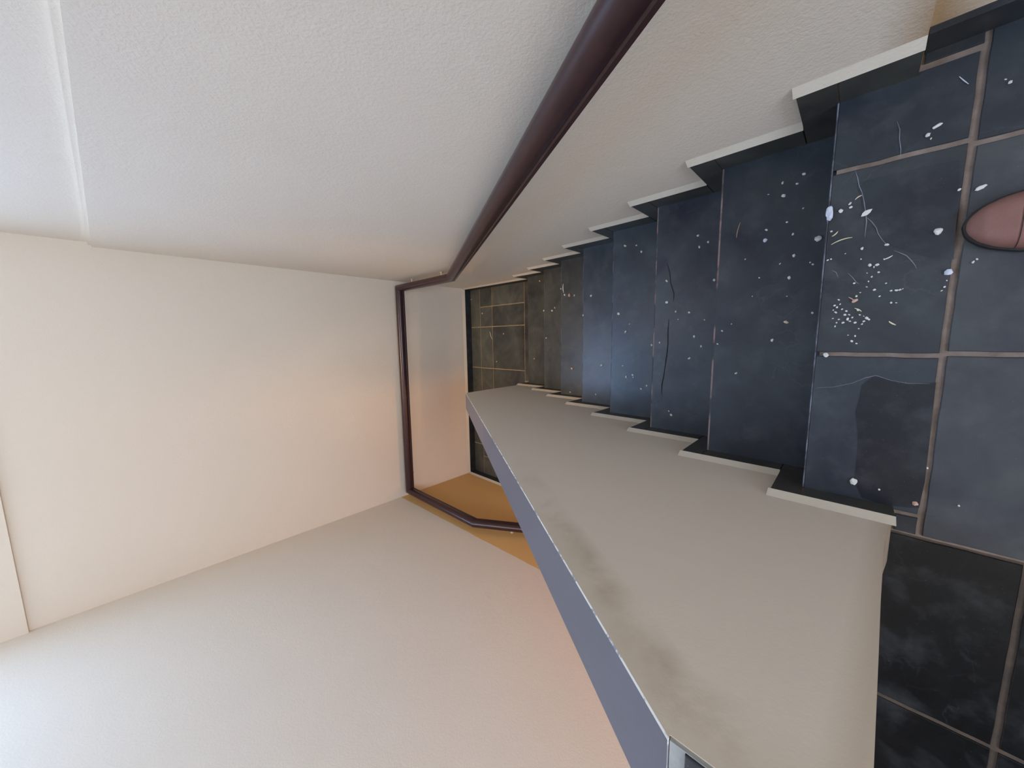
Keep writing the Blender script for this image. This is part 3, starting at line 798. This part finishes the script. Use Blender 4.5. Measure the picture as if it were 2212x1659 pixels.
S = scl(1844, 1039, 8.5); single(crumb_mesh(24, S, S * .85, S * .5, M['crumb']), 'plaster_crumb', 1844, 1039, 1, 0, 'white oval plaster crumb on the dark patch near the parapet foot', 'plaster crumb')
S = scl(1782, 766, 6); single(crumb_mesh(25, S, S, S * .8, M['crumb']), 'plaster_crumb', 1784, 767, 1, 0, 'round white crumb at the end of the grout line on the top nosing', 'plaster crumb')
S = scl(1977, 1087, 6); single(crumb_mesh(26, S, S, S * .6, M['pink']), 'plaster_crumb', 1977, 1087, 1, 0, 'pink plaster crumb on the top floor beside the parapet corner', 'plaster crumb')
S = scl(1698, 696, 6); single(crumb_mesh(27, S, S * .6, S * .5, M['straw']), 'plaster_crumb', 1698, 696, 1, 1.2, 'yellowish crumb in the middle of the first tread', 'plaster crumb')
S = scl(1231, 638, 4.5); single(crumb_mesh(28, S, S * .8, S * .7, M['pink']), 'plaster_crumb', 1231, 638, 1, 0, 'pinkish crumb between two white crumbs on the fifth tread', 'plaster crumb')
S = scl(1236, 796, 3.5); single(crumb_mesh(29, S, S, S * .6, M['pink']), 'plaster_crumb', 1236, 796, 1, 0, 'small brownish pink crumb alone on the fifth tread near the parapet', 'plaster crumb')
S = scl(1653, 519, 5); single(crumb_mesh(33, S, S, S * .5, M['flake']), 'plaster_crumb', 1653, 519, 1, 0, 'bluish grey crumb behind a white crumb on the first tread', 'plaster crumb')
S = scl(1846, 650, 7); single(crumb_mesh(34, S, S * .6, S * .6, M['pink']), 'plaster_crumb', 1846, 650, 1, 2.3, 'long pinkish crumb in the cluster of bits on the top floor', 'plaster crumb')
# white curled flake lying over the top nosing
S = scl(1790, 464, 22)
me = crumb_mesh(30, S * .9, S * .38, S * .3, M['flake']); single(me, 'paint_flake', 1792, 462, 1, ang(1792, 440, 1788, 480)[0], 'bluish white curled paint flake lying along the top nosing', 'paint flake')
# leaf shaped flake
a, l = ang(1860, 468, 1884, 452)
bm = bmesh.new(); P_ = [(-.5, -.02), (-.25, .2), (0, .26), (.25, .16), (.5, 0), (.2, -.2), (-.1, -.25), (-.35, -.14)]
vs = [bm.verts.new((x * l * 1.05, y_ * l, .001 + .1 * l * abs(y_))) for x, y_ in P_] ; ft = bm.faces.new(vs)
ex = bmesh.ops.extrude_face_region(bm, geom=[ft]); bmesh.ops.translate(bm, verts=[g for g in ex['geom'] if isinstance(g, bmesh.types.BMVert)], vec=(0, 0, .0012))
bmesh.ops.recalc_face_normals(bm, faces=bm.faces); me = bpy.data.meshes.new('flake'); bm.to_mesh(me); bm.free(); me.materials.append(M['crumb'])
single(me, 'plaster_flake', 1872, 460, 1, a, 'pointed leaf-shaped white flake on the top floor tile', 'plaster flake')
S = scl(2116, 407, 12); single(crumb_mesh(31, S, S * .45, S * .2, M['crumb']), 'plaster_flake', 2118, 406, 1, ang(2105, 412, 2130, 400)[0], 'flat greenish white flake above the shoe beside the grout line', 'plaster flake')
S = scl(2023, 273, 10); single(crumb_mesh(32, S, S * .4, S * .3, M['crumb']), 'plaster_flake', 2024, 273, 1, ang(2010, 280, 2034, 266)[0], 'bright white sliver on the tile next to the right wall', 'plaster flake')
for i, (u0, v0, u1, v1, wpx, mk, lab) in enumerate([
    (1795, 529, 1841, 513, 2.2, 'straw', 'longest yellow straw lying from the top nosing across the top floor'),
    (1797, 511, 1810, 500, 2.4, 'straw', 'short yellow straw beside the longest straw at the top nosing'),
    (1847, 432, 1862, 422, 2.2, 'straw', 'small straw sliver on the top floor above the leaf-shaped flake'),
    (1908, 561, 1928, 552, 2.6, 'crumb', 'pale straw bit on the top floor below the longest straw'),
    (1920, 694, 1935, 702, 2.8, 'straw', 'yellowish stub of straw near the middle of the top floor tile'),
    (1833, 642, 1849, 652, 2.0, 'pink', 'pale pink sliver in the cluster of bits on the top floor'),
    (1846, 666, 1861, 673, 2.2, 'straw', 'curved straw bit below the pink sliver on the top floor'),
    (1600, 480, 1591, 514, 2.4, 'twig', 'brown twig lying on the first tread'),
    (1217, 613, 1218, 633, 2.2, 'crumb', 'pale straight splinter on the fifth tread near the right wall'),
    (1058, 716, 1063, 733, 1.4, 'straw', 'curled yellow straw in the middle of the half landing'),
    (1875, 160, 1877, 173, 1.8, 'crumb', 'thin pale splinter stuck against the right skirting of the top floor'),
    (2072, 166, 2092, 182, 1.8, 'flake', 'faint grey splinter beside the grout line near the right wall')]):
    a, l = ang(u0, v0, u1, v1); um, vm = (u0 + u1) / 2, (v0 + v1) / 2
    single(straw_mesh(l, scl(um, vm, wpx * .68), M[mk], i), 'straw' if mk == 'straw' else ('twig' if mk == 'twig' else 'splinter'), um, vm, 1, a, lab, 'straw' if mk == 'straw' else ('twig' if mk == 'twig' else 'splinter'))
